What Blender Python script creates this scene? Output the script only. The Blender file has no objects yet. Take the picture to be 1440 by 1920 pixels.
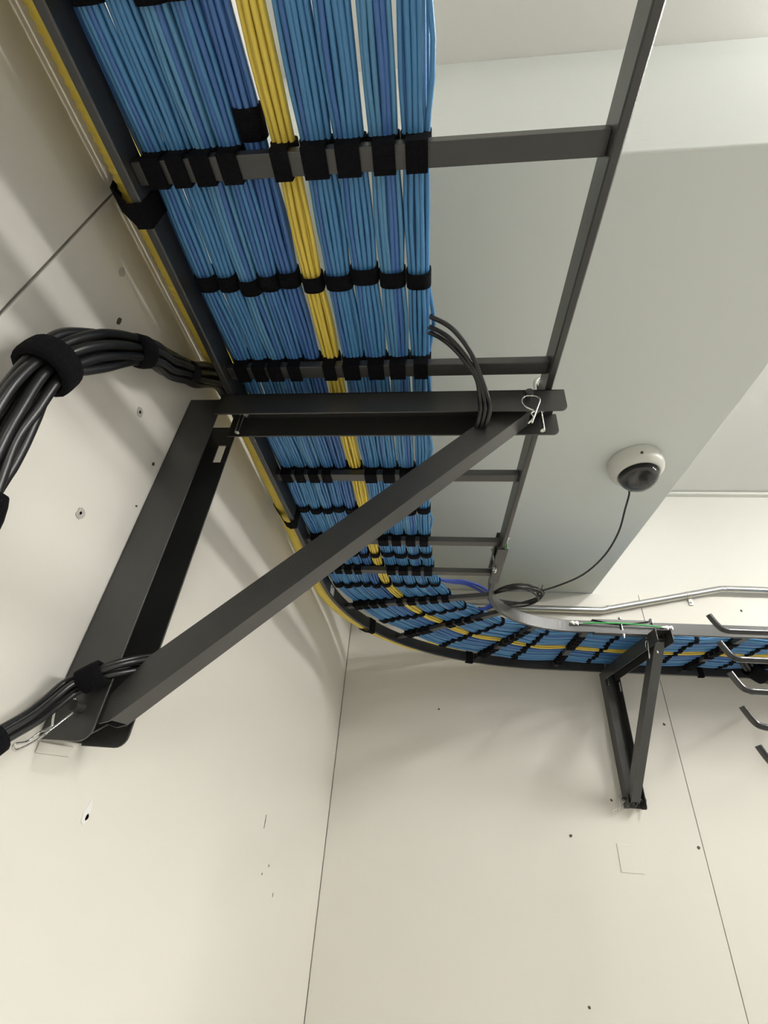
import bpy, bmesh, math, random
from mathutils import Vector, Matrix
random.seed(7)
S = bpy.context.scene
COL = S.collection

# ------------------------------------------------------------------ camera
F_PX, PPX, PPY = 811.95, 737.4, 990.1
rt = Vector((0.99550528, 0.07150398, 0.06210009))
up = Vector((-0.01416697, -0.53590266, 0.84416091))
fw = Vector((-0.09364047, 0.84124641, 0.53248093))
cd = bpy.data.cameras.new('camera'); cam = bpy.data.objects.new('camera', cd); COL.objects.link(cam)
cam.matrix_world = Matrix(((rt.x, up.x, -fw.x, .359), (rt.y, up.y, -fw.y, -1.825), (rt.z, up.z, -fw.z, 1.62), (0, 0, 0, 1)))
cd.sensor_fit = 'VERTICAL'; cd.sensor_height = 36; cd.lens = F_PX / 1920 * 36
cd.shift_x = (720 - PPX) / 1920; cd.shift_y = (PPY - 960) / 1920
cd.clip_start = .01
S.camera = cam

# ------------------------------------------------------------------ world, exposure
w = bpy.data.worlds.new('world'); S.world = w; w.use_nodes = True
w.node_tree.nodes['Background'].inputs[0].default_value = (.9, .95, 1, 1)
w.node_tree.nodes['Background'].inputs[1].default_value = .02
S.view_settings.view_transform = 'Standard'; S.view_settings.look = 'None'
S.view_settings.exposure = 0.02; S.view_settings.gamma = 1; S.view_settings.use_curve_mapping = False

# lamps: (x, y, radiance of the diffuser, half length)
LAMPS = [(1.64, -1.60, 78, .33), (3.30, -1.75, 118, .62), (2.2, -4.3, 46, .62)]
CEIL = 3.01

# ------------------------------------------------------------------ materials
def mat(name, col, rough=.5, metal=0., spec=.5, bump=0., bscale=60., var=0., vscale=8., coat=0., emis=None, trans=0.):
    m = bpy.data.materials.new(name); m.use_nodes = True
    nt = m.node_tree; b = nt.nodes['Principled BSDF']
    b.inputs['Base Color'].default_value = (*col, 1); b.inputs['Roughness'].default_value = rough
    b.inputs['Metallic'].default_value = metal; b.inputs['Specular IOR Level'].default_value = spec
    b.inputs['Coat Weight'].default_value = coat; b.inputs['Transmission Weight'].default_value = trans
    tc = nt.nodes.new('ShaderNodeTexCoord')
    if var > 0:
        n = nt.nodes.new('ShaderNodeTexNoise'); n.inputs['Scale'].default_value = vscale; n.inputs['Detail'].default_value = 5
        nt.links.new(tc.outputs['Object'], n.inputs['Vector'])
        mx = nt.nodes.new('ShaderNodeMix'); mx.data_type = 'RGBA'
        mx.inputs['A'].default_value = (*[c * (1 - var) for c in col], 1)
        mx.inputs['B'].default_value = (*[min(1, c * (1 + var)) for c in col], 1)
        nt.links.new(n.outputs['Fac'], mx.inputs['Factor']); nt.links.new(mx.outputs['Result'], b.inputs['Base Color'])
    if bump > 0:
        n = nt.nodes.new('ShaderNodeTexNoise'); n.inputs['Scale'].default_value = bscale; n.inputs['Detail'].default_value = 4
        nt.links.new(tc.outputs['Object'], n.inputs['Vector'])
        bp = nt.nodes.new('ShaderNodeBump'); bp.inputs['Strength'].default_value = bump; bp.inputs['Distance'].default_value = .01
        nt.links.new(n.outputs['Fac'], bp.inputs['Height']); nt.links.new(bp.outputs['Normal'], b.inputs['Normal'])
    if emis:
        b.inputs['Emission Color'].default_value = (*emis[0], 1); b.inputs['Emission Strength'].default_value = emis[1]
    return m
M = dict(
    ply=mat('painted_plywood', (.76, .735, .675), .42, bump=.10, bscale=9, var=.02, vscale=2.5),
    wall=mat('painted_drywall', (.76, .745, .70), .6, bump=.05, bscale=120, var=.015),
    soffit=mat('soffit_paint', (.77, .81, .79), .6, bump=.03, bscale=120, var=.02, vscale=1.5),
    ceil=mat('ceiling_paint', (.80, .80, .77), .7, bump=.03, bscale=150, var=.015),
    far=mat('grey_wall_paint', (.45, .44, .42), .7, var=.02),
    floor=mat('floor_tile', (.52, .505, .475), .5, var=.08, vscale=4),
    black=mat('black_powder_coat', (.034, .034, .033), .30, spec=.8, bump=.10, bscale=700, var=.15, vscale=30),
    blue=mat('blue_cable_jacket', (.075, .25, .50), .34, spec=.5, var=.06, vscale=6),
    blue2=mat('darker_blue_cable_jacket', (.06, .165, .44), .34, spec=.5, var=.06, vscale=6),
    navy=mat('navy_blue_cable_jacket', (.04, .09, .48), .34, spec=.5),
    blue3=mat('pale_blue_cable_jacket', (.10, .285, .51), .36, spec=.5, var=.06, vscale=6),
    yellow=mat('yellow_cable_jacket', (.80, .62, .10), .36, spec=.5, var=.05, vscale=8),
    blackcab=mat('black_cable_jacket', (.013, .013, .014), .34, spec=.6),
    gloss=mat('glossy_black_rod', (.015, .015, .016), .22, spec=.8),
    velcro=mat('black_hook_and_loop', (.006, .006, .008), .95, spec=.15, bump=.5, bscale=900),
    zinc=mat('zinc_plated_steel', (.72, .72, .70), .22, metal=1, bump=.1, bscale=300),
    conduit=mat('galvanised_conduit', (.62, .62, .63), .30, metal=1, var=.05, vscale=20),
    green=mat('green_ground_wire', (.05, .42, .10), .35),
    white=mat('white_plastic', (.74, .74, .69), .35, var=.01),
    paper=mat('white_label', (.8, .8, .78), .6),
    ink=mat('dark_ink', (.03, .03, .04), .7),
    glass=mat('clear_dome', (1, 1, 1), .02, trans=1.),
    lens=mat('dark_lens_unit', (.02, .02, .025), .2, spec=.8),
    mark=mat('dark_screw_hole', (.10, .07, .05), .8),
    grey=mat('grey_filler', (.48, .46, .42), .8),
)
M['glass'].node_tree.nodes['Principled BSDF'].inputs['IOR'].default_value = 1.25

# ------------------------------------------------------------------ helpers
def link(name, me, m, parent=None):
    o = bpy.data.objects.new(name, me); COL.objects.link(o)
    if m is not None and not me.materials: me.materials.append(m)
    if parent: o.parent = parent
    return o
class MB:
    def __init__(s): s.v = []; s.f = []; s.sm = []
    def add(s, vs, fs, smooth=False):
        n = len(s.v); s.v += [tuple(v) for v in vs]; s.f += [tuple(i + n for i in f) for f in fs]; s.sm += [smooth] * len(fs)
    def box(s, a, b):
        (x0, y0, z0), (x1, y1, z1) = a, b
        s.add([(x0,y0,z0),(x1,y0,z0),(x1,y1,z0),(x0,y1,z0),(x0,y0,z1),(x1,y0,z1),(x1,y1,z1),(x0,y1,z1)],
              [(0,3,2,1),(4,5,6,7),(0,1,5,4),(1,2,6,5),(2,3,7,6),(3,0,4,7)])
    def prism(s, poly, d0, d1, axis):
        """polygon of 2-D points extruded along axis 0/1/2 between d0 and d1"""
        def P(p, d):
            q = list(p); q.insert(axis, d); return q
        n = len(poly); vs = [P(p, d0) for p in poly] + [P(p, d1) for p in poly]
        fs = [tuple(range(n)), tuple(range(2 * n - 1, n - 1, -1))] + [(i, i + n, (i + 1) % n + n, (i + 1) % n) for i in range(n)]
        s.add(vs, fs)
    def tube(s, pts, r, k=8, caps=True):
        pts = [Vector(p) for p in pts]; n = len(pts); vs = []; nrm = None
        for i, p in enumerate(pts):
            t = (pts[min(i + 1, n - 1)] - pts[max(i - 1, 0)]).normalized()
            if nrm is None:
                nrm = t.cross(Vector((0, 0, 1)));
                if nrm.length < .1: nrm = t.cross(Vector((1, 0, 0)))
                nrm.normalize()
            nrm = (nrm - t * nrm.dot(t)).normalized(); bn = t.cross(nrm)
            rr = r[i] if isinstance(r, (list, tuple)) else r
            for j in range(k):
                a = 2 * math.pi * j / k; vs.append(p + (nrm * math.cos(a) + bn * math.sin(a)) * rr)
        fs = [(i*k+j, i*k+(j+1)%k, (i+1)*k+(j+1)%k, (i+1)*k+j) for i in range(n-1) for j in range(k)]
        s.add(vs, fs, True)
        if caps: s.add(vs[:k], [tuple(range(k))[::-1]]); s.add(vs[-k:], [tuple(range(k))])
    def cyl(s, a, b, r, k=12): s.tube([a, b], r, k)
    def build(s, name, m, parent=None, bevel=0.):
        me = bpy.data.meshes.new(name); me.from_pydata(s.v, [], s.f); me.update()
        bm = bmesh.new(); bm.from_mesh(me); bmesh.ops.recalc_face_normals(bm, faces=bm.faces)
        bm.to_mesh(me); bm.free()
        me.polygons.foreach_set('use_smooth', s.sm)
        o = link(name, me, m, parent)
        if bevel > 0:
            md = o.modifiers.new('bevel', 'BEVEL'); md.width = bevel; md.segments = 2; md.limit_method = 'ANGLE'
        return o
def empty(name, loc=(0, 0, 0), rz=0.):
    o = bpy.data.objects.new(name, None); COL.objects.link(o); o.location = loc; o.rotation_euler.z = rz; o.empty_display_size = .05
    return o
def tag(o, label, cat, group=None):
    o['label'] = label; o['category'] = cat
    if group: o['group'] = group
    return o
def struct(o): o['kind'] = 'structure'; return o
def copy_tree(o, parent=None):
    c = o.copy(); COL.objects.link(c)
    if parent: c.parent = parent
    for ch in [q for q in bpy.data.objects if q.parent == o]: copy_tree(ch, c)
    return c
def smooth(pts, sub=6):
    P = [Vector(p) for p in pts]; out = []
    for i in range(len(P) - 1):
        a, b, c, d = P[max(i-1, 0)], P[i], P[i+1], P[min(i+2, len(P)-1)]
        for k in range(sub):
            t = k / sub
            out.append(.5 * ((2*b) + (c-a)*t + (2*a-5*b+4*c-d)*t*t + (3*b-a-3*c+d)*t*t*t))
    return out + [P[-1]]
def interp(x, tab):
    if x <= tab[0][0]: return tab[0][1]
    for (a, b), (c, d) in zip(tab, tab[1:]):
        if x <= c:
            t = (x - a) / (c - a); t = t * t * (3 - 2 * t) * .5 + t * .5; return b + (d - b) * t
    return tab[-1][1]

# ------------------------------------------------------------------ the setting
X1, Y0, PT = 4.2, -5.2, .012
def wallbox(name, a, b, m): mb = MB(); mb.box(a, b); return struct(mb.build(name, m))
wl = wallbox('wall_left', (-.15, Y0, 0), (-PT, 0.012, CEIL), M['wall'])
wb = wallbox('wall_back', (-.15, PT, 0), (X1, .16, CEIL), M['wall'])
wallbox('wall_right', (X1, Y0, 0), (X1 + .12, .16, CEIL), M['far'])
wallbox('wall_front', (-.15, Y0 - .12, 0), (X1 + .12, Y0, CEIL), M['far'])
wallbox('floor', (-.15, Y0 - .12, -.1), (X1 + .12, .16, 0), M['floor'])
wallbox('ceiling', (-.15, Y0 - .12, CEIL), (X1 + .12, .16, CEIL + .1), M['ceil'])
sf = MB(); sf.box((-PT, -1.56, 2.45), (1.06, PT, CEIL)); struct(sf.build('soffit', M['soffit'], bevel=.003))
def panel(par, a, b): mb = MB(); mb.box(a, b); return mb.build('plywood_panel', M['ply'], par, bevel=.0012)
G = .0011
for y0, y1 in ((-1.642 + G, 0), (-2.861, -1.642 - G), (-4.08, -2.863), (Y0, -4.082)): panel(wl, (-PT, y0, 0), (0, y1, 2.4485))
for x0, x1 in ((.0018, 1.251 - G), (1.251 + G, 2.470), (2.472, 3.69), (3.692, X1)): panel(wb, (x0, 0, 0), (x1, PT, 2.4485))
# screw heads, holes and filler spots in the panels
def spot(par, p, axis, r, m, nm, sx=1., sz=1.):
    k = 10; jit = [random.uniform(.75, 1.15) for _ in range(k)]
    poly = [(r * sx * jit[j] * math.cos(2*math.pi*j/k), r * sz * jit[j] * math.sin(2*math.pi*j/k)) for j in range(k)]
    mb = MB()
    if axis == 0: mb.prism([(p[1] + a, p[2] + b) for a, b in poly], -.001, .0008, 0)
    else: mb.prism([(p[0] + a, p[2] + b) for a, b in poly], -.0008, .001, 1)
    mb.build(nm, m, par)
for y, z, r, sx, sz in ((-1.56, 2.06, .004, .7, 1.6), (-1.479, 2.001, .0022, 1, 1), (-1.425, 1.965, .0022, 1, 1.2), (-1.421, 1.902, .0015, 1, 1),
                        (-1.485, 1.848, .0018, 1, 1), (-.704, 1.565, .004, .35, 3.2), (-1.303, 1.586, .0025, 1, 1.2),
                        (-.62, 1.48, .0022, 1, 1), (-.66, 1.47, .0022, 1, 1), (-.55, 1.42, .0025, .6, 1.5)):
    spot(wl, (0, y, z), 0, r, M['mark'], 'screw_hole', sx, sz)
for y, z, r, sx, sz in ((-1.479, 2.001, .007, .9, 1), (-1.485, 1.848, .006, .9, 1), (-1.588, 2.11, .006, .8, 1.3), (-1.305, 1.590, .007, .8, 1.9)):
    spot(wl, (0, y, z), 0, r, M['grey'] if z > 1.6 else M['paper'], 'filler_patch', sx, sz)
for x, z, r in ((.388, 1.936, .004), (1.224, 1.925, .005), (.832, 1.559, .005), (1.236, 1.553, .005), (1.652, 2.388, .005), (.823, 1.155, .004), (1.016, 1.497, .0055), (.985, 1.67, .004), (1.18, 2.39, .004)):
    spot(wb, (x, -.0024 if z == 1.497 else 0, z), 1, r, M['mark'], 'screw_hole')
# painted-over shim plates that show under both brackets
pm = MB(); pm.box((.995 - .018, -.0022, 1.472), (.995 + .055, 0, 1.548)); pm.build('painted_plate', M['ply'], wb, bevel=.001)
pm = MB(); pm.box((0, -1.408, 1.637), (.002, -1.364, 1.6465)); pm.build('painted_plate', M['ply'], wl, bevel=.001)
# conduit trim along the top of the back wall
tm = MB(); tm.box((1.06, -.006, CEIL - .020), (X1, .012, CEIL - .0)); tm.cyl((1.06, -.008, CEIL - .012), (X1, -.008, CEIL - .012), .0085); struct(tm.build('trim_1', M['white']))

# ------------------------------------------------------------------ lamps
for i, (lx, ly, pw, hl) in enumerate(LAMPS):
    t = tag(empty('ceiling_light', (lx, ly, CEIL)), ['short white ceiling light just right of the cable ladder', 'long white ceiling light by the far right wall', 'long white ceiling light behind the camera'][i], 'light', 'ceiling lights')
    h = MB(); h.box((-.075, -hl, -.045), (.075, hl, 0)); h.build('housing', M['white'], t, bevel=.004)
    dm = mat('lamp_diffuser', (.9, .9, .88), .6, emis=((1, .985, .94), pw))
    h = MB(); h.prism([(-.058, -.0455), (-.055, -.085), (-.035, -.105), (.035, -.105), (.055, -.085), (.058, -.0455)], -hl + .02, hl - .02, 1)
    h.v = [(x, y, z) for x, y, z in h.v]; h.build('wraparound_diffuser', dm, t)

# ------------------------------------------------------------------ cable ladder geometry
ZL, XL, W = 2.1014, .058, .457          # underside height, outer edge, width
C = Vector((.806, -.767)); RO = .748; RN = .52
SH, ST = .038, .0095                     # stringer height, thickness
RB, RH, RW = ZL + .0127, .0127, .019     # rung underside, height, width
LB = RN * math.pi / 2
def path(s, u):
    """s along the run (0 = start of the bend), u across it from the outer edge; returns xy, tangent, normal (towards growing u)"""
    if s < 0: return Vector((XL + u, C.y + s)), Vector((0, 1)), Vector((1, 0))
    if s < LB:
        a = s / RN; R = RO - u
        return Vector((C.x - R*math.cos(a), C.y + R*math.sin(a))), Vector((math.sin(a), math.cos(a))), Vector((math.cos(a), -math.sin(a)))
    return Vector((C.x + s - LB, C.y + RO - u)), Vector((1, 0)), Vector((0, -1))
def sY(y): return y - C.y
def sA(deg): return RN * math.radians(deg)
def sX(x): return LB + x - C.x
def ladder(name, s0, s1, rungs, label, n=2):
    t = empty(name, (*path((s0+s1)/2, W/2)[0], ZL)); tag(t, label, 'cable ladder'); o = Vector((*path((s0+s1)/2, W/2)[0], ZL))
    ss = [s0 + (s1 - s0) * i / n for i in range(n + 1)]
    if s0 < 0 < s1: ss = sorted(set(ss + [0., LB]))
    for ua, ub in ((0, ST), (W - ST, W)):
        mb = MB(); vs = []; c = .0015
        prof = [(ua, c), (ua + c, 0), (ub - c, 0), (ub, c), (ub, SH - c), (ub - c, SH), (ua + c, SH), (ua, SH - c)]
        for s in ss:
            for u, z in prof:
                p = path(s, u)[0]; vs.append((p.x - o.x, p.y - o.y, z))
        k = 8; N = len(ss)
        mb.add(vs, [(i*k+j, i*k+(j+1)%k, (i+1)*k+(j+1)%k, (i+1)*k+j) for i in range(N-1) for j in range(k)] + [tuple(range(k)), tuple(range((N-1)*k, N*k))[::-1]])
        mb.build('side_rail', M['black'], t)
    for s in rungs:
        mb = MB(); a, tn, nn = path(s, ST); b = path(s, W - ST)[0]
        q = [a - tn*RW/2, a + tn*RW/2, b + tn*RW/2, b - tn*RW/2]
        mb.add([(p.x - o.x, p.y - o.y, z) for z in (RB - ZL, RB - ZL + RH) for p in q], [(0,3,2,1),(4,5,6,7),(0,1,5,4),(1,2,6,5),(2,3,7,6),(3,0,4,7)])
        mb.build('rung', M['black'], t, bevel=.001)
    return t
R_STR = [-2.365, -2.135, -1.9045, -1.674, -1.4435, -1.2135, -.9825]
R_A = [14.7, 39, 68.3]; R_BK = [1.33, 1.56, 1.79, 2.02, 2.25]
E1, E2 = -.902, .945
ladder('cable_ladder', sY(-2.7), sY(E1) - .0008, [sY(y) for y in R_STR], 'long straight black cable ladder along the left wall above the near bracket')
lc = ladder('cable_ladder', sY(E1), sX(E2), [sY(-.8325)] + [sA(a) for a in R_A] + [sX(.848)], 'curved black cable ladder bend in the room corner', 40)
ladder('cable_ladder', sX(E2) + .0008, sX(2.6), [sX(x) for x in R_BK], 'straight black cable ladder along the back wall at the right')
# small white sticker on the inner face of the bend's outer rail
lb = MB(); o0 = lc.location
for a0, a1, z0, z1, nm, mm in ((4.2, 6.6, .006, .030, 'sticker', M['paper']),):
    q = []
    for a in (a0, a1):
        for u in (ST + .0002, ST + .0008):
            p = path(sA(a), u)[0]; q.append(p)
    lb.add([(p.x - o0.x, p.y - o0.y, z) for z in (z0, z1) for p in (q[0], q[2], q[3], q[1])], [(0,3,2,1),(4,5,6,7),(0,1,5,4),(1,2,6,5),(2,3,7,6),(3,0,4,7)])
    st = lb.build(nm, mm, lc)
    ib = MB(); p0, p1 = path(sA(4.9), ST + .001)[0], path(sA(5.6), ST + .001)[0]
    ib.add([(p.x - o0.x, p.y - o0.y, z) for z in (.024, .027) for p in (p0, p1)], [(0, 1, 3, 2)]); ib.build('print', M['ink'], st)

# ------------------------------------------------------------------ cable bundles on the ladder
UL = [(-.1, .016), (0, .018), (.14, .036), (.30, .055), (.50, .050), (.8, .040), (1.2, .036)]
UR = [(-.2, .293), (-.08, .300), (0, .316), (.12, .336), (.30, .366), (.45, .380), (.58, .390), (.80, .374), (1.2, .352), (1.5, .362)]
r_ = .00262
FR = [(0, .094, 5, 'blue'), (.091, .181, 5, 'blue'), (.182, .272, 5, 'blue3'), (.273, .362, 5, 'blue'), (.365, .448, 4, 'blue2'),
      (.462, .546, 4, 'yellow'), (.560, .672, 6, 'blue'), (.673, .784, 6, 'blue'), (.790, .896, 6, 'blue3'), (.902, 1.0, 5, 'blue')]
MIDS = [sY(-2.25), sY(-2.02), sY(-1.785), sY(-1.562), sY(-1.33), sY(-1.098), sY(-.905), sA(3), sA(27), sA(53), sA(79), sX(.962), sX(1.215), sX(1.445), sX(1.67), sX(1.9)]
RUNGS = [sY(y) for y in R_STR] + [sY(-.8325)] + [sA(a) for a in R_A] + [sX(.848)] + [sX(x) for x in R_BK]
STOPS = sorted(MIDS + RUNGS)
ZC = RB + RH + .0012
def pinch(s):
    d = min(abs(s - q) for q in STOPS); return min(1, d / .055)
def sag(s):
    d = min(abs(s - q) for q in RUNGS); return -.0055 * min(1, d / .10) ** 1.5
def lane(s, a, b):
    l, r = interp(s, UL), interp(s, UR); k = pinch(s)
    ca, cb = l + (r - l) * a, l + (r - l) * b; m_ = (ca + cb) / 2; h = (cb - ca) / 2 * (.90 + .115 * k)
    return m_, h
S0, S1 = sY(-2.62), sX(2.5)
stations = []; s = S0
while s < S1:
    stations.append(s); s += .030 if (s < -1.05 or s > 1.5) else .0225
desc = ['leftmost bundle of blue cables, against the wall-side rail', 'second bundle of blue cables from the wall-side rail', 'third bundle of blue cables from the wall-side rail',
        'fourth bundle of blue cables from the wall-side rail', 'slim darker blue cable bundle just left of the yellow one', 'single bundle of yellow cables in the middle of the blue ones',
        'blue cable bundle just right of the yellow one', 'second blue cable bundle right of the yellow one', 'third blue cable bundle right of the yellow one', 'rightmost blue cable bundle beside the open half of the ladder']
for bi, (fa, fb, nb, mk) in enumerate(FR):
    bt = tag(empty('cable_bundle', (0, 0, 0)), desc[bi], 'cable bundle', 'cable bundles laid on the ladder' if mk != 'yellow' else None)
    zb = .0022 * math.sin(bi * 2.3)
    rows = [nb, nb - 1] * 3 if bi < 4 else [nb, nb - 1, nb, nb - 1]
    for ri, cnt in enumerate(rows):
        for ci in range(cnt):
            f = 0 if cnt == 1 else (ci - (cnt - 1) / 2) / ((nb - 1) / 2)     # -1..1
            edge = abs(f) > .9
            ph = [random.uniform(0, 6.28) for _ in range(4)]; fr = [random.uniform(9, 16), random.uniform(20, 34), random.uniform(8, 14), random.uniform(18, 30)]
            zr = ri * r_ * 1.72 + r_ + (.0034 * abs(f)**3 if ri == 0 else .0012 * abs(f)**3 if ri == 1 else 0)
            pts = []
            for s in stations:
                c, h = lane(s, fa, fb); k = pinch(s)
                u = c + f * (h - r_) + k * (.0011 * math.sin(fr[0]*s + ph[0]) + .0006 * math.sin(fr[1]*s + ph[1]))
                if bi == 0: u -= (.0, .0012, .0040, .0105, .0125, .0140)[ri]
                if bi == 9 and ci == cnt - 1 and ri in (0, 2): u += .0055 * max(0, math.sin((s - STOPS[0]) * 13.6 + ri)) * k
                z = ZC + zr + sag(s) + k * (.0009 * math.sin(fr[2]*s + ph[2]) - (.0006 if ri == 0 else 0)) + (zb * k)
                p = path(s, u)[0]; pts.append((p.x, p.y, z))
            mb = MB(); mb.tube(pts, r_, 7, caps=False)
            mm = M[mk] if random.random() > .12 or mk == 'yellow' else M['blue2' if mk != 'blue2' else 'blue']
            mb.build('cable', mm, bt)
    H = r_ * 1.72 * (len(rows) - 1) + 2 * r_
    for s in STOPS:
        rung = s in RUNGS
        wrap = rung and bi != 4 and not (bi == 5 and RUNGS.index(s) in (5, 6, 7, 9, 11))
        if s in MIDS and s < sY(-1.7) and bi > 4: continue
        if s == MIDS[2] and bi == 4: pass
        sc = s
        if bi == 4 and s == sY(-1.674): sc = s - .026
        elif s in MIDS: sc = s + .004 * math.sin(bi * 1.9 + 3 * s)
        hw = .0115 if rung else .0082
        if sc > LB: hw *= .8
        c, h = lane(s, fa, fb); zc = ZC + H/2 + (sag(s) if not rung else 0) + (0 if not rung else .0004)
        mb = MB(); vs = []; k = 20; th = .0018
        if sc < S0: continue
        for t_, rr in ((-hw, 0), (hw, 0), (hw, th), (-hw, th)):
            for j in range(k):
                a = 2*math.pi*j/k; ca, sa = math.cos(a), math.sin(a); e = .62
                uu = (h + .0004 + rr) * math.copysign(abs(ca)**e, ca); zz = (H/2 + .0008 + rr) * math.copysign(abs(sa)**e, sa)
                if not rung and zz < 0: zz -= .0024 * (1 - (uu/(h+.003))**2)
                p = path(sc + t_, c + uu)[0]; vs.append((p.x, p.y, zc + zz))
        mb.add(vs, [(i*k+j, i*k+(j+1)%k, ((i+1)%4)*k+(j+1)%k, ((i+1)%4)*k+j) for i in range(4) for j in range(k)], True)
        if wrap:   # the strap also goes down around the rung
            ww = (h * .80) * (.95 + .1 * random.random()); cc = c + random.uniform(-.0015, .0015)
            def bx(sa, sb, z0, z1):
                q = [path(sa, cc-ww)[0], path(sb, cc-ww)[0], path(sb, cc+ww)[0], path(sa, cc+ww)[0]]
                mb.add([(p.x, p.y, z) for z in (z0, z1) for p in q], [(0,3,2,1),(4,5,6,7),(0,1,5,4),(1,2,6,5),(2,3,7,6),(3,0,4,7)])
            g = RW/2 + .0006; th = .0020
            bx(s - g - th, s + g + th, RB - .0005 - th, RB - .0005)
            bx(s - g - th, s - g, RB - .0005, ZC + .007); bx(s + g, s + g + th, RB - .0005, ZC + .007)
        mb.build('hook_and_loop_strap', M['velcro'], bt)

# ------------------------------------------------------------------ yellow corrugated duct outside the wall-side rail
yt = tag(empty('corrugated_duct'), 'yellow corrugated duct strapped outside the wall-side rail, plus an added light-blocking tube above', 'duct')
DU = [(sA(70), -.0212), (sA(84), .021)]
DZ = [(sY(-1.45), .0590), (sY(-1.15), .050), (sY(-.80), .0285), (sA(8), .0245), (sA(48), .0245), (sA(68), .076)]
BLOCK_U = [(sY(-1.30), -.0275), (sY(-1.0), .050)]; BLOCK_Z = [(sY(-1.50), .0995), (sY(-1.30), .104), (sY(-1.0), .095)]  # unseen second tube, added above the duct to keep lamp light off the wall
def duct(s):
    return interp(s, DU) + (-.0004 + .0006 * math.sin(5.3*s)) * (s < 0), interp(s, DZ)
for dd in (duct, lambda s: (interp(s, BLOCK_U), interp(s, BLOCK_Z))):
    pts = []; rad = []; s = S0; i = 0
    while s < sX(1.9):
        u, z = dd(s); p = path(s, u)[0]; pts.append((p.x, p.y, ZL + z)); rad.append(.0200 if i % 4 < 2 else .0186)
        s += (.0007 if i % 2 == 0 else .0033); i += 1
    mb = MB(); mb.tube(pts, rad, 14, caps=False); mb.build('duct_and_blocker_tube', M['yellow'], yt)
for s in (sY(-2.2), sY(-1.645), sY(-1.076), sA(28.3)):
    mb = MB(); hw = .011; vs = []; zc = duct(s)[1]
    if zc > .05: prof = [(ST + .0015, -.0028), (-.0050, -.0028), (-.0110, .006), (-.0420, .042), (-.0470, .062), (-.0500, .100), (-.028, .1225), (-.004, .115), (ST + .0015, .060)]
    else: prof = [(ST + .0015, -.0045), (-.0020, -.0065), (-.012, min(zc - .0235, -.001)), (-.032, zc - .020), (-.0445, zc - .004), (-.0430, zc + .012), (-.030, zc + .0235), (-.012, zc + .0245), (ST + .0015, max(SH, zc + .012) + .002)]
    cu, cz = -.014, sum(z for u, z in prof) / 9
    inn = [(cu + (u - cu) * .955, cz + (z - cz) * .955) for u, z in prof]
    k = len(prof)
    for t_, pr in ((-hw, inn), (hw, inn), (hw, prof), (-hw, prof)):
        for u, z in pr: p = path(s + t_, u)[0]; vs.append((p.x, p.y, ZL + z))
    mb.add(vs, [(i*k+j, i*k+(j+1)%k, ((i+1)%4)*k+(j+1)%k, ((i+1)%4)*k+j) for i in range(4) for j in range(k)])
    mb.build('hook_and_loop_strap', M['velcro'], yt)
# plain straps around the outer rail on the bend and along the back wall
for s, nm in ((sA(66), 'hook-and-loop strap around the outer rail of the ladder bend'), (sX(1.395), 'hook-and-loop strap around the back ladder rail near right edge')):
    mb = MB(); hw = .010; vs = []
    prof = [(-.0020, -.0045), (ST + .0020, -.0045), (ST + .0020, SH + .0020), (-.0020, SH + .0020)]
    inn = [(-.0002, -.0002), (ST + .0002, -.0002), (ST + .0002, SH + .0002), (-.0002, SH + .0002)]
    for t_, pr in ((-hw, inn), (hw, inn), (hw, prof), (-hw, prof)):
        for u, z in pr: p = path(s + t_, u)[0]; vs.append((p.x, p.y, ZL + z))
    mb.add(vs, [(i*4+j, i*4+(j+1)%4, ((i+1)%4)*4+(j+1)%4, ((i+1)%4)*4+j) for i in range(4) for j in range(4)])
    tag(mb.build('hook_and_loop_strap', M['velcro']), nm, 'strap')

# ------------------------------------------------------------------ triangular wall bracket
def rplate(mb, x0, x1, z0, z1, y0, y1, corners, r=.012):
    """plate in the local XZ plane, thickness y0..y1; corners = set of rounded corners 'bl','br','tl','tr'"""
    pts = []
    for nm, cx, cz, a0 in (('bl', x0, z0, 180), ('br', x1, z0, 270), ('tr', x1, z1, 0), ('tl', x0, z1, 90)):
        if nm in corners:
            ox = cx + (r if 'l' in nm else -r); oz = cz + (r if 'b' in nm else -r)
            for j in range(6):
                a = math.radians(a0 + 90*j/5); pts.append((ox + r*math.cos(a), oz + r*math.sin(a)))
        else: pts.append((cx, cz))
    mb.prism(pts, y0, y1, 1)
T = .0024
bk = empty('wall_bracket', (0, -1.390, ZL)); tag(bk, 'large black triangular steel bracket on the left wall, nearest the camera', 'bracket', 'triangular wall brackets under the ladder')
# upright: channel open away from the wall; far flange carries a slot
mb = MB(); y0, y1 = -.0215, .0365; zb = 1.648 - ZL
mb.box((.0004, y0, zb + .002), (T, y1, -.0015))
rplate(mb, T, .050, zb, -.0015, y0, y0 + T, {'br'})
x0, x1, sx0, sx1, sz0, sz1 = T, .050, .030, .042, 2.028 - ZL, 2.062 - ZL
rplate(mb, x0, x1, zb, sz0, y1 - T, y1, {'br'}); mb.box((x0, y1 - T, sz1), (x1, y1, -.0015))
mb.box((x0, y1 - T, sz0), (sx0, y1, sz1)); mb.box((sx1, y1 - T, sz0), (x1, y1, sz1))
up_ = mb.build('upright_channel', M['black'], bk, bevel=.0006)
# arm: channel open downwards
mb = MB(); ya, yb = -.030, .016; xa, xb = .0515, .530
mb.box((xa, ya, -T - .0008), (xb - .006, yb, -.0008))
rplate(mb, xa, xb, -.0405, -.0008, ya, ya + T, {'br'}, .009); rplate(mb, xa, xb, -.0405, -.0008, yb - T, yb, {'br'}, .009)
mb.build('arm_channel', M['black'], bk, bevel=.0006)
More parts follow.
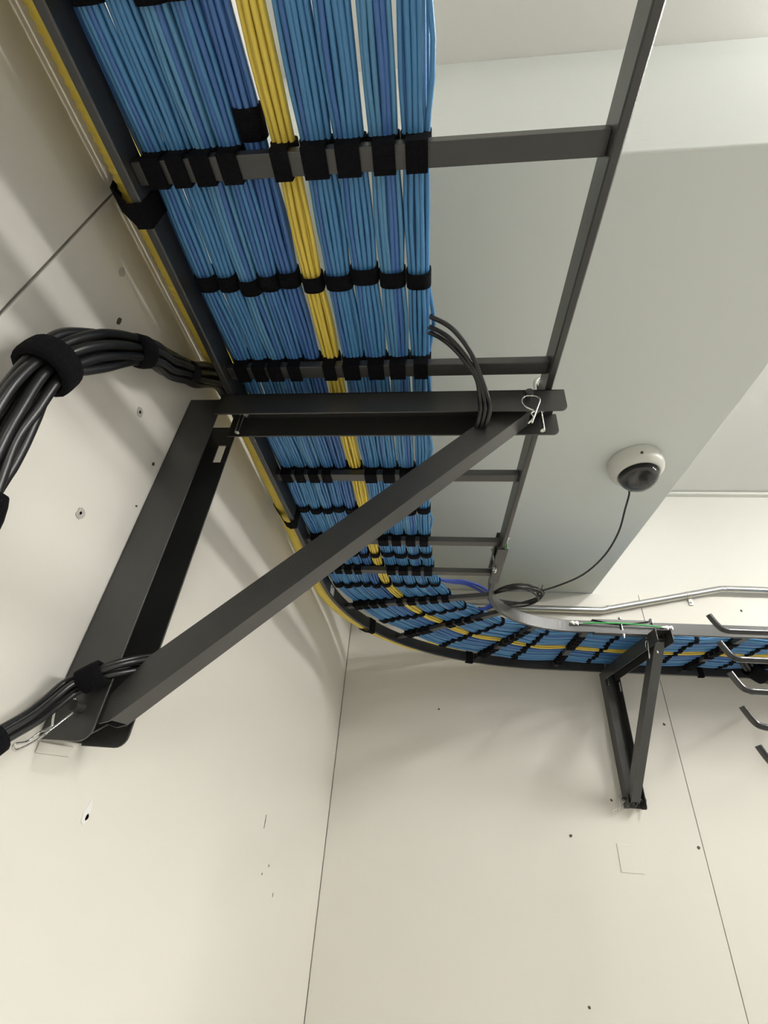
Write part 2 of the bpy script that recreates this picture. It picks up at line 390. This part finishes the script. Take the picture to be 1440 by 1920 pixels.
# brace: channel open upwards, nested between the flanges of both
A = Vector((.050, 1.6585 - ZL)); B = Vector((.503, 2.0905 - ZL)); D = (B - A).normalized(); Nn = Vector((-D.y, D.x))
def bp(t_, n_): p = A + D * t_ + Nn * n_; return (p.x, p.y)
Lb = (B - A).length; yc, yd = -.0165, .0125; hN = .033
mb = MB()
def brace_flange(y0, y1):
    pts = [bp(-.026, .025), bp(-.024, .017), bp(-.002, .013), bp(.004, .004), bp(.012, 0), bp(.030, 0), bp(Lb - .040, 0), bp(Lb - .012, .004), bp(Lb - .002, .014), bp(Lb - .004, hN - .004), bp(Lb - .016, hN), bp(.066, hN), bp(.058, hN - .002), bp(.020, .023)]
    mb.prism(pts, y0, y1, 1)
brace_flange(yc, yc + T); brace_flange(yd - T, yd)
mb.prism([bp(.013, 0), bp(Lb - .022, 0), bp(Lb - .022, T), bp(.013, T)], yc + T*.5, yd - T*.5, 1)
mb.build('diagonal_brace', M['black'], bk, bevel=.0005)
# pins and hairpin clips
def pin(name, x, z, y0, y1, r):
    mb = MB(); mb.cyl((x, y0, z), (x, y1, z), r, 14); mb.cyl((x, y1, z), (x, y1 + .003, z), r * 1.6, 14)
    return mb.build(name, M['black'], bk)
pu = pin('clevis_pin', .481, 2.084 - ZL, -.042, .020, .0050)
pl = pin('clevis_pin', .030, 1.676 - ZL, -.034, .040, .0050)
clipU = [(.478,-1.432,2.026),(.485,-1.432,2.046),(.492,-1.432,2.066),(.490,-1.430,2.074),(.485,-1.428,2.079),(.477,-1.428,2.079),(.4715,-1.429,2.073),(.470,-1.430,2.064),(.473,-1.430,2.057),(.478,-1.430,2.053),(.483,-1.430,2.049),(.479,-1.430,2.044),(.481,-1.430,2.037),(.474,-1.430,2.027)]
clipL = [(.028,-1.417,1.679),(.024,-1.420,1.685),(.022,-1.426,1.684),(.022,-1.430,1.678),(.022,-1.431,1.67),(.022,-1.429,1.663),(.022,-1.427,1.658),(.022,-1.432,1.654),(.022,-1.438,1.651),(.022,-1.446,1.643),(.022,-1.457,1.640),(.022,-1.453,1.636),(.022,-1.440,1.643),(.022,-1.427,1.654),(.024,-1.418,1.665),(.027,-1.415,1.671)]
for pts, par in ((clipU, pu), (clipL, pl)):
    mb = MB(); mb.tube(smooth([(x, y + 1.390, z - ZL) for x, y, z in pts], 5), .0011, 8); mb.build('hairpin_clip', M['zinc'], par)
bk2 = copy_tree(bk); bk2.location = (1.0445, 0, ZL); bk2.rotation_euler.z = -math.pi/2
bk2['label'] = 'smaller-looking black triangular bracket on the back wall, right of the corner'

# ------------------------------------------------------------------ J-bolts that clamp the rails to the bracket arms
def jbolt():
    t = empty('j_bolt')
    mb = MB(); mb.tube(smooth([(0,0,-.052), (0,0,-.02), (0,0,.0), (0,0,.030), (0,.001,.044), (0,.0035+.002,.050), (0,.013,.050), (0,.0165,.044), (0,.0165,.036)], 4), .0034, 10)
    mb.build('hooked_shank', M['zinc'], t)
    mb = MB(); mb.cyl((0,0,-.0145), (0,0,-.0085), .0078, 6); mb.build('hex_nut', M['zinc'], t)
    mb = MB(); mb.cyl((0,0,-.0085), (0,0,-.0070), .0085, 16); mb.build('washer', M['zinc'], t)
    return t
jl = ['zinc J-bolt at the wall end of the near bracket arm', 'zinc J-bolt at the outer end of the near bracket arm', 'small zinc J-bolt at the wall end of the far bracket', 'small zinc J-bolt at the outer end of the far bracket']
jb = jbolt()
for i, (x, y, rz) in enumerate(((XL + .0165 + .0045, -1.397, math.pi/2), (.515 - .0165 + .003 - .0005, -1.397, -math.pi/2), (1.0375, -.019 - .0195, 0), (1.0375, -.4665 + .004, math.pi))):
    o = jb if i == 0 else copy_tree(jb)
    o.location = (x, y, ZL - .002); o.rotation_euler.z = rz; tag(o, jl[i], 'bolt', 'J-bolts on the bracket arms')

# ------------------------------------------------------------------ splice clamps on the inner rail
def clamp():
    t = empty('splice_clamp')
    def lens(z0, z1, flip):
        mb = MB(); n = 12; L = .085
        for ysg in (-.011, .009):
            pts = [(-L + 2*L*j/n, 0) for j in range(n+1)] + [(L - 2*L*j/n, -.011*math.sin(math.pi*j/n)*flip) for j in range(1, n)]
            mb.prism([(a, z0 + b) for a, b in pts], ysg, ysg + .002, 1)
        mb.box((-L, -.011, z0 - .001), (L, .011, z0 + .001)); return mb
    lens(SH + .0022, 0, 1).build('clamp_plate', M['black'], t); lens(-.0022, 0, -1).build('clamp_plate', M['black'], t)
    mb = MB(); mb.cyl((0, -.0082, -.016), (0, -.0082, SH + .012), .0028, 10); mb.cyl((0, -.0082, -.010), (0, -.0082, -.0045), .0058, 6); mb.cyl((0, -.0082, SH+.0045), (0, -.0082, SH + .010), .0058, 6)
    mb.build('clamp_bolt', M['zinc'], t); return t
cl = clamp(); cl.location = (E2 - .002, -.4715, ZL); tag(cl, 'black bowed splice clamp on the front rail by the far green wire', 'clamp', 'splice clamps joining ladder sections')
c2 = copy_tree(cl); c2.location = (XL + W - ST/2, E1, ZL); c2.rotation_euler.z = -math.pi/2; c2['label'] = 'black bowed splice clamp on the open-side rail above the bend'

# ------------------------------------------------------------------ green earth wires
def earth(p0, p1, off, label, sagv, studs):
    """p0,p1: ends on the rail face; off: outward direction"""
    t = tag(empty('ground_wire'), label, 'wire', 'green ground wires across the ladder joints')
    p0, p1, off = Vector(p0), Vector(p1), Vector(off); d = (p1 - p0).normalized()
    mid = [p0.lerp(p1, k) + off * (.006 + .006*math.sin(math.pi*k)) + Vector((0, 0, sagv*math.sin(math.pi*k))) for k in (0, .2, .4, .6, .8, 1)]
    mb = MB(); mb.tube(smooth(mid, 5), .0024, 8); mb.build('green_sheath', M['green'], t)
    for p, sg in ((p0, -1), (p1, 1)):
        mb = MB(); mb.tube([p + off*.0062, p + off*.0055 + d*sg*.008, p + off*.003 + d*sg*.012], .0030, 8)
        a, b = p + d*sg*.010, p + d*sg*.036
        sd = d.cross(off); q = [a + sd*.005, b + sd*.005, b - sd*.005, a - sd*.005]
        mb.add([v + off*.0006 for v in q] + [v + off*.0026 for v in q], [(0,3,2,1),(4,5,6,7),(0,1,5,4),(1,2,6,5),(2,3,7,6),(3,0,4,7)])
        lug = mb.build('lug', M['zinc'], t)
        for e in (.017, .030)[:studs]:
            mb = MB(); c = p + d*sg*e; mb.cyl(c + off*.0028, c + off*.0080, .0056, 6); mb.cyl(c + off*.008, c + off*.011, .0030, 8); mb.build('stud_nut', M['zinc'], lug)
earth((.826, -.4765, 2.1275), (1.058, -.4765, 2.123), (0, -1, 0), 'green ground wire with zinc lugs on the front rail', .0035, 2)
earth((.515, -.975, 2.125), (.515, -.868, 2.121), (1, 0, 0), 'short green ground wire on the open-side rail above the bend', -.001, 1)

# ------------------------------------------------------------------ dome camera under the soffit with its cable
dc = tag(empty('dome_camera', (.903, -.875, 2.45)), 'white dome security camera under the grey soffit', 'camera')
def lathe(mb, prof, k=32, smoothf=True):
    vs = []; n = len(prof)
    for r, z in prof:
        for j in range(k): a = 2*math.pi*j/k; vs.append((r*math.cos(a), r*math.sin(a), z))
    mb.add(vs, [(i*k+j, i*k+(j+1)%k, (i+1)*k+(j+1)%k, (i+1)*k+j) for i in range(n-1) for j in range(k)], smoothf)
    return vs
mb = MB(); lathe(mb, [(.001, 0), (.0665, 0), (.0685, -.003), (.0685, -.030), (.066, -.038), (.058, -.047), (.0535, -.0495), (.051, -.0495), (.050, -.046), (.001, -.040)], 40); mb.build('housing', M['white'], dc)
mb = MB(); lathe(mb, [(.0495*math.cos(math.radians(a)) if a < 90 else .0002, -.0480 - .046*math.sin(math.radians(a))) for a in range(0, 91, 9)], 36)
lathe(mb, [(.0483*math.cos(math.radians(a)) if a < 90 else .0002, -.0480 - .0448*math.sin(math.radians(a))) for a in range(0, 91, 9)], 36); mb.build('clear_dome', M['glass'], dc)
mb = MB(); lathe(mb, [(.0002, -.0405), (.0460, -.0405), (.0460, -.048), (.036, -.050), (.030, -.058), (.012, -.062), (.0002, -.062)], 28); ln = mb.build('lens_turret', M['lens'], dc)
mb = MB(); mb.cyl((.008, -.008, -.060), (.014, -.018, -.077), .014, 20); mb.cyl((.014, -.018, -.077), (.0148, -.0195, -.0795), .010, 20); mb.build('lens', M['lens'], ln)
mb = MB(); mb.tube([(-.012,-.0665,-.030), (-.0126,-.0695,-.030)], .0036, 8); mb.build('screw', M['mark'], dc)
cc = tag(empty('camera_cable'), 'thin black cable drooping from the dome camera to a coil', 'cable')
pts = [(.908,-.800,2.449), (.909,-.792,2.425), (.913,-.790,2.405), (.905,-.76,2.37), (.885,-.73,2.31), (.845,-.70,2.25), (.785,-.675,2.20), (.715,-.655,2.172), (.665,-.640,2.160)]
pts = smooth(pts, 5)
kx, ky = .600, -.625; n = 0
a0 = math.atan2(-.640 - ky, .665 - kx)
coil = []
for j in range(1, 5*24):
    a = a0 - 2*math.pi*j/24; rr = .066 + .0045*math.sin(j*.19) + .003*math.sin(j*.71)
    coil.append((kx + rr*1.05*math.cos(a), ky + rr*.92*math.sin(a), 2.149 + .006*math.sin(j*.45) + .004*math.cos(j*.13)))
mb = MB(); mb.tube(pts + [Vector(p) for p in coil], .0028, 7); mb.build('cable', M['blackcab'], cc)
mb = MB(); mb.tube([(.668 + .011*math.cos(a/8*6.283), -.640 - .004*math.sin(a/8*6.283), 2.155 + .011*math.sin(a/8*6.283)) for a in range(9)], .0014, 6, False); mb.tube([(.672,-.642,2.166), (.676,-.646,2.178)], .0012, 6); mb.build('cable_tie', M['blackcab'], cc)

# ------------------------------------------------------------------ loose loops
nb_ = tag(empty('blue_cable_loop'), 'navy blue cables looping out of the ladder bend', 'cable')
for q in range(4):
    d = q * .0052; e = .002 * math.sin(q*2.1)
    p = [(.352, -.80 + d*.4, 2.136 + e), (.372, -.752 + d*.6, 2.141 + e), (.405 + d*.3, -.728 + d, 2.146), (.443 + d*.4, -.722 + d*1.6, 2.149), (.492, -.690 + d*2.2, 2.149 + e), (.535 - d, -.632 + d*1.4, 2.147),
         (.552 - d*1.3, -.577, 2.144), (.530 - d, -.541 - d*.2, 2.142 + e), (.490, -.533 - d*.8, 2.138), (.455, -.540 - d, 2.134)]
    mb = MB(); mb.tube(smooth(p, 6), .0027, 7); mb.build('cable', M['navy'], nb_)
bl = tag(empty('black_cable_loop'), 'three black cables hooking from the blue bundle under the near arm', 'cable')
for q, dy in enumerate((0, .014, .022)):
    p = [(.332, -1.512 + dy, 2.136), (.352, -1.508 + dy, 2.133), (.378 - dy*.2, -1.503 + dy*.9, 2.115), (.401 - dy*.25, -1.482 + dy*.6, 2.098), (.417 - q*.003, -1.452, 2.084), (.427 - q*.0055, -1.4330, 2.066), (.428 - q*.0060, -1.4285, 2.050), (.425 - q*.0055, -1.416, 2.043), (.422 - q*.005, -1.402, 2.046), (.41 - q*.004, -1.390, 2.055)]
    mb = MB(); mb.tube(smooth(p, 6), .0029, 8); mb.build('cable', M['blackcab'], bl)

# ------------------------------------------------------------------ black cable bundle on the left
def bundle(name, label, centre, offs, r, straps, rs, group=None):
    t = tag(empty(name), label, 'cable bundle', group)
    c = smooth(centre, 6); n = len(c)
    frames = []
    nrm = None
    for i in range(n):
        tn = (c[min(i+1, n-1)] - c[max(i-1, 0)]).normalized()
        if nrm is None: nrm = Vector((1, 0, 0))
        nrm = (nrm - tn*nrm.dot(tn)).normalized(); frames.append((tn, nrm.copy(), tn.cross(nrm)))
    for k, (a, b) in enumerate(offs):
        ph = random.uniform(0, 6)
        pts = []
        for i in range(n):
            tn, u, v = frames[i]; sp = 1 + .16*math.sin(i*.23 + ph)
            pin_ = min([abs(i - q*n) / 8 for q in straps] + [1]); f = .80 + .2*pin_
            tp = 1.0 if i < n*.6 else 1.0
            pts.append(c[i] + (u*a*sp*f + v*b*sp*f) * tp)
        mb = MB(); mb.tube(pts, r, 8); mb.build('cable', M['blackcab'], t)
    for q, (R, L) in zip(straps, rs):
        i = int(q*n); tn, u, v = frames[min(i, n-1)]; p = c[min(i, n-1)]
        mb = MB(); prof = [(-L, R*.80), (-L*.9, R*.96), (-L*.4, R), (L*.4, R), (L*.9, R*.96), (L, R*.80)]
        vs = []
        for (l, rr) in prof + [(L*.98, R*.74), (-L*.98, R*.74)]:
            for j in range(18):
                a = 2*math.pi*j/18; vs.append(p + tn*l + (u*math.cos(a)*.92 + v*math.sin(a))*rr*(1+.03*math.sin(3*a)))
        m_ = len(prof) + 2
        mb.add(vs, [(x*18+j, x*18+(j+1)%18, ((x+1)%m_)*18+(j+1)%18, ((x+1)%m_)*18+j) for x in range(m_) for j in range(18)], True)
        mb.build('hook_and_loop_strap', M['velcro'], t)
    return t
off9 = [(0, 0)] + [(.0105*math.cos(k*math.pi/4 + .2)*.85, .0145*math.sin(k*math.pi/4 + .2)) for k in range(8)]
bundle('black_cable_bundle', 'thick arching bundle of black cables on the left wall at frame edge',
       [(.040, -1.30, 2.156), (.032, -1.37, 2.152), (.030, -1.41, 2.145), (.030, -1.440, 2.118), (.034, -1.463, 2.090), (.040, -1.492, 2.064), (.042, -1.517, 2.040), (.045, -1.541, 2.024), (.045, -1.566, 1.998), (.045, -1.589, 1.967), (.045, -1.607, 1.937), (.045, -1.617, 1.912), (.045, -1.621, 1.882), (.045, -1.620, 1.850), (.045, -1.618, 1.824), (.045, -1.613, 1.796), (.045, -1.605, 1.765), (.042, -1.59, 1.73)],
       off9, .0042, (.27, .455, .665, .93), ((.0155, .010), (.0175, .0105), (.0225, .0125), (.0205, .013)))
off4 = [(.0042, .0045), (-.0042, .0045), (.0042, -.0045), (-.0042, -.0045)]
bundle('black_cable_bundle', 'slim bunch of black cables crossing the foot of the near bracket',
       [(.030, -1.56, 1.585), (.030, -1.52, 1.612), (.030, -1.499, 1.628), (.030, -1.481, 1.643), (.029, -1.462, 1.658), (.026, -1.445, 1.674), (.026, -1.432, 1.689), (.031, -1.4255, 1.695), (.042, -1.4255, 1.703), (.053, -1.419, 1.712), (.064, -1.402, 1.722), (.080, -1.392, 1.728), (.1027, -1.392, 1.7345), (.139, -1.392, 1.768)],
       off4, .0030, (.20, .60), ((.0125, .010), (.0125, .011)))
bundle('black_cable_bundle', 'dark bulging cable bundle hung under the back ladder at right',
       [(1.49, -.15, 2.150), (1.50, -.14, 2.118), (1.535, -.125, 2.090), (1.60, -.115, 2.080), (1.72, -.115, 2.085), (1.9, -.115, 2.09)],
       [(.017*math.cos(k*1.05), .014*math.sin(k*1.05)) for k in range(6)] + [(0, 0)], .0066, (.36,), ((.029, .030),))

# ------------------------------------------------------------------ conduit on the back wall
cn = tag(empty('metal_conduit'), 'galvanised conduit with a shallow bend on the back wall', 'pipe')
cp = [(.50, 2.362), (.9, 2.362), (1.06, 2.362), (1.09, 2.3655), (1.12, 2.3725), (1.30, 2.4125), (1.54, 2.466), (1.575, 2.4735), (1.60, 2.476), (1.68, 2.477), (2.3, 2.470), (3.3, 2.46)]
mb = MB(); mb.tube(smooth([(x, -.020, z) for x, z in cp], 5), .0140, 16); mb.build('pipe', M['conduit'], cn)
for x, z in ((1.105, 2.370), (1.585, 2.4745)):
    mb = MB(); mb.tube([(x - .004, -.020, z), (x + .004, -.020, z + .0015)], .0147, 16); mb.build('joint_ring', M['conduit'], cn)
mb = MB(); mb.tube([(1.436, -.020, 2.4428), (1.452, -.020, 2.4464)], .0156, 16); mb.box((1.450, -.006, 2.405), (1.466, -.0005, 2.437)); mb.cyl((1.458, -.012, 2.418), (1.458, -.006, 2.418), .005, 8); mb.build('strap_clip', M['zinc'], cn)

# ------------------------------------------------------------------ finger hooks of a cable manager, front right
fm = tag(empty('cable_manager', (1.12, -1.0, 0)), 'upright cable manager at far right with stacked black finger hooks', 'cable manager')
mb = MB(); mb.box((0, -.025, 1.30), (.012, .025, 2.02)); mb.box((.012, -.025, 1.30), (.05, -.021, 2.02)); mb.box((.012, .021, 1.30), (.05, .025, 2.02)); mb.build('post', M['black'], fm, bevel=.001)
for x, z in ((.882, 1.957), (.884, 1.905), (.884, 1.850), (.885, 1.793), (.889, 1.733)):
    x -= 1.12
    mb = MB(); mb.tube(smooth([(x, 0, z), (x + .006, 0, z - .014), (x + .013, 0, z - .026), (x + .022, 0, z - .0305), (x + .035, 0, z - .0315), (x + .10, 0, z - .032), (.002, 0, z - .033)], 5), .0056, 10)
    mb.build('finger_hook', M['gloss'], fm)
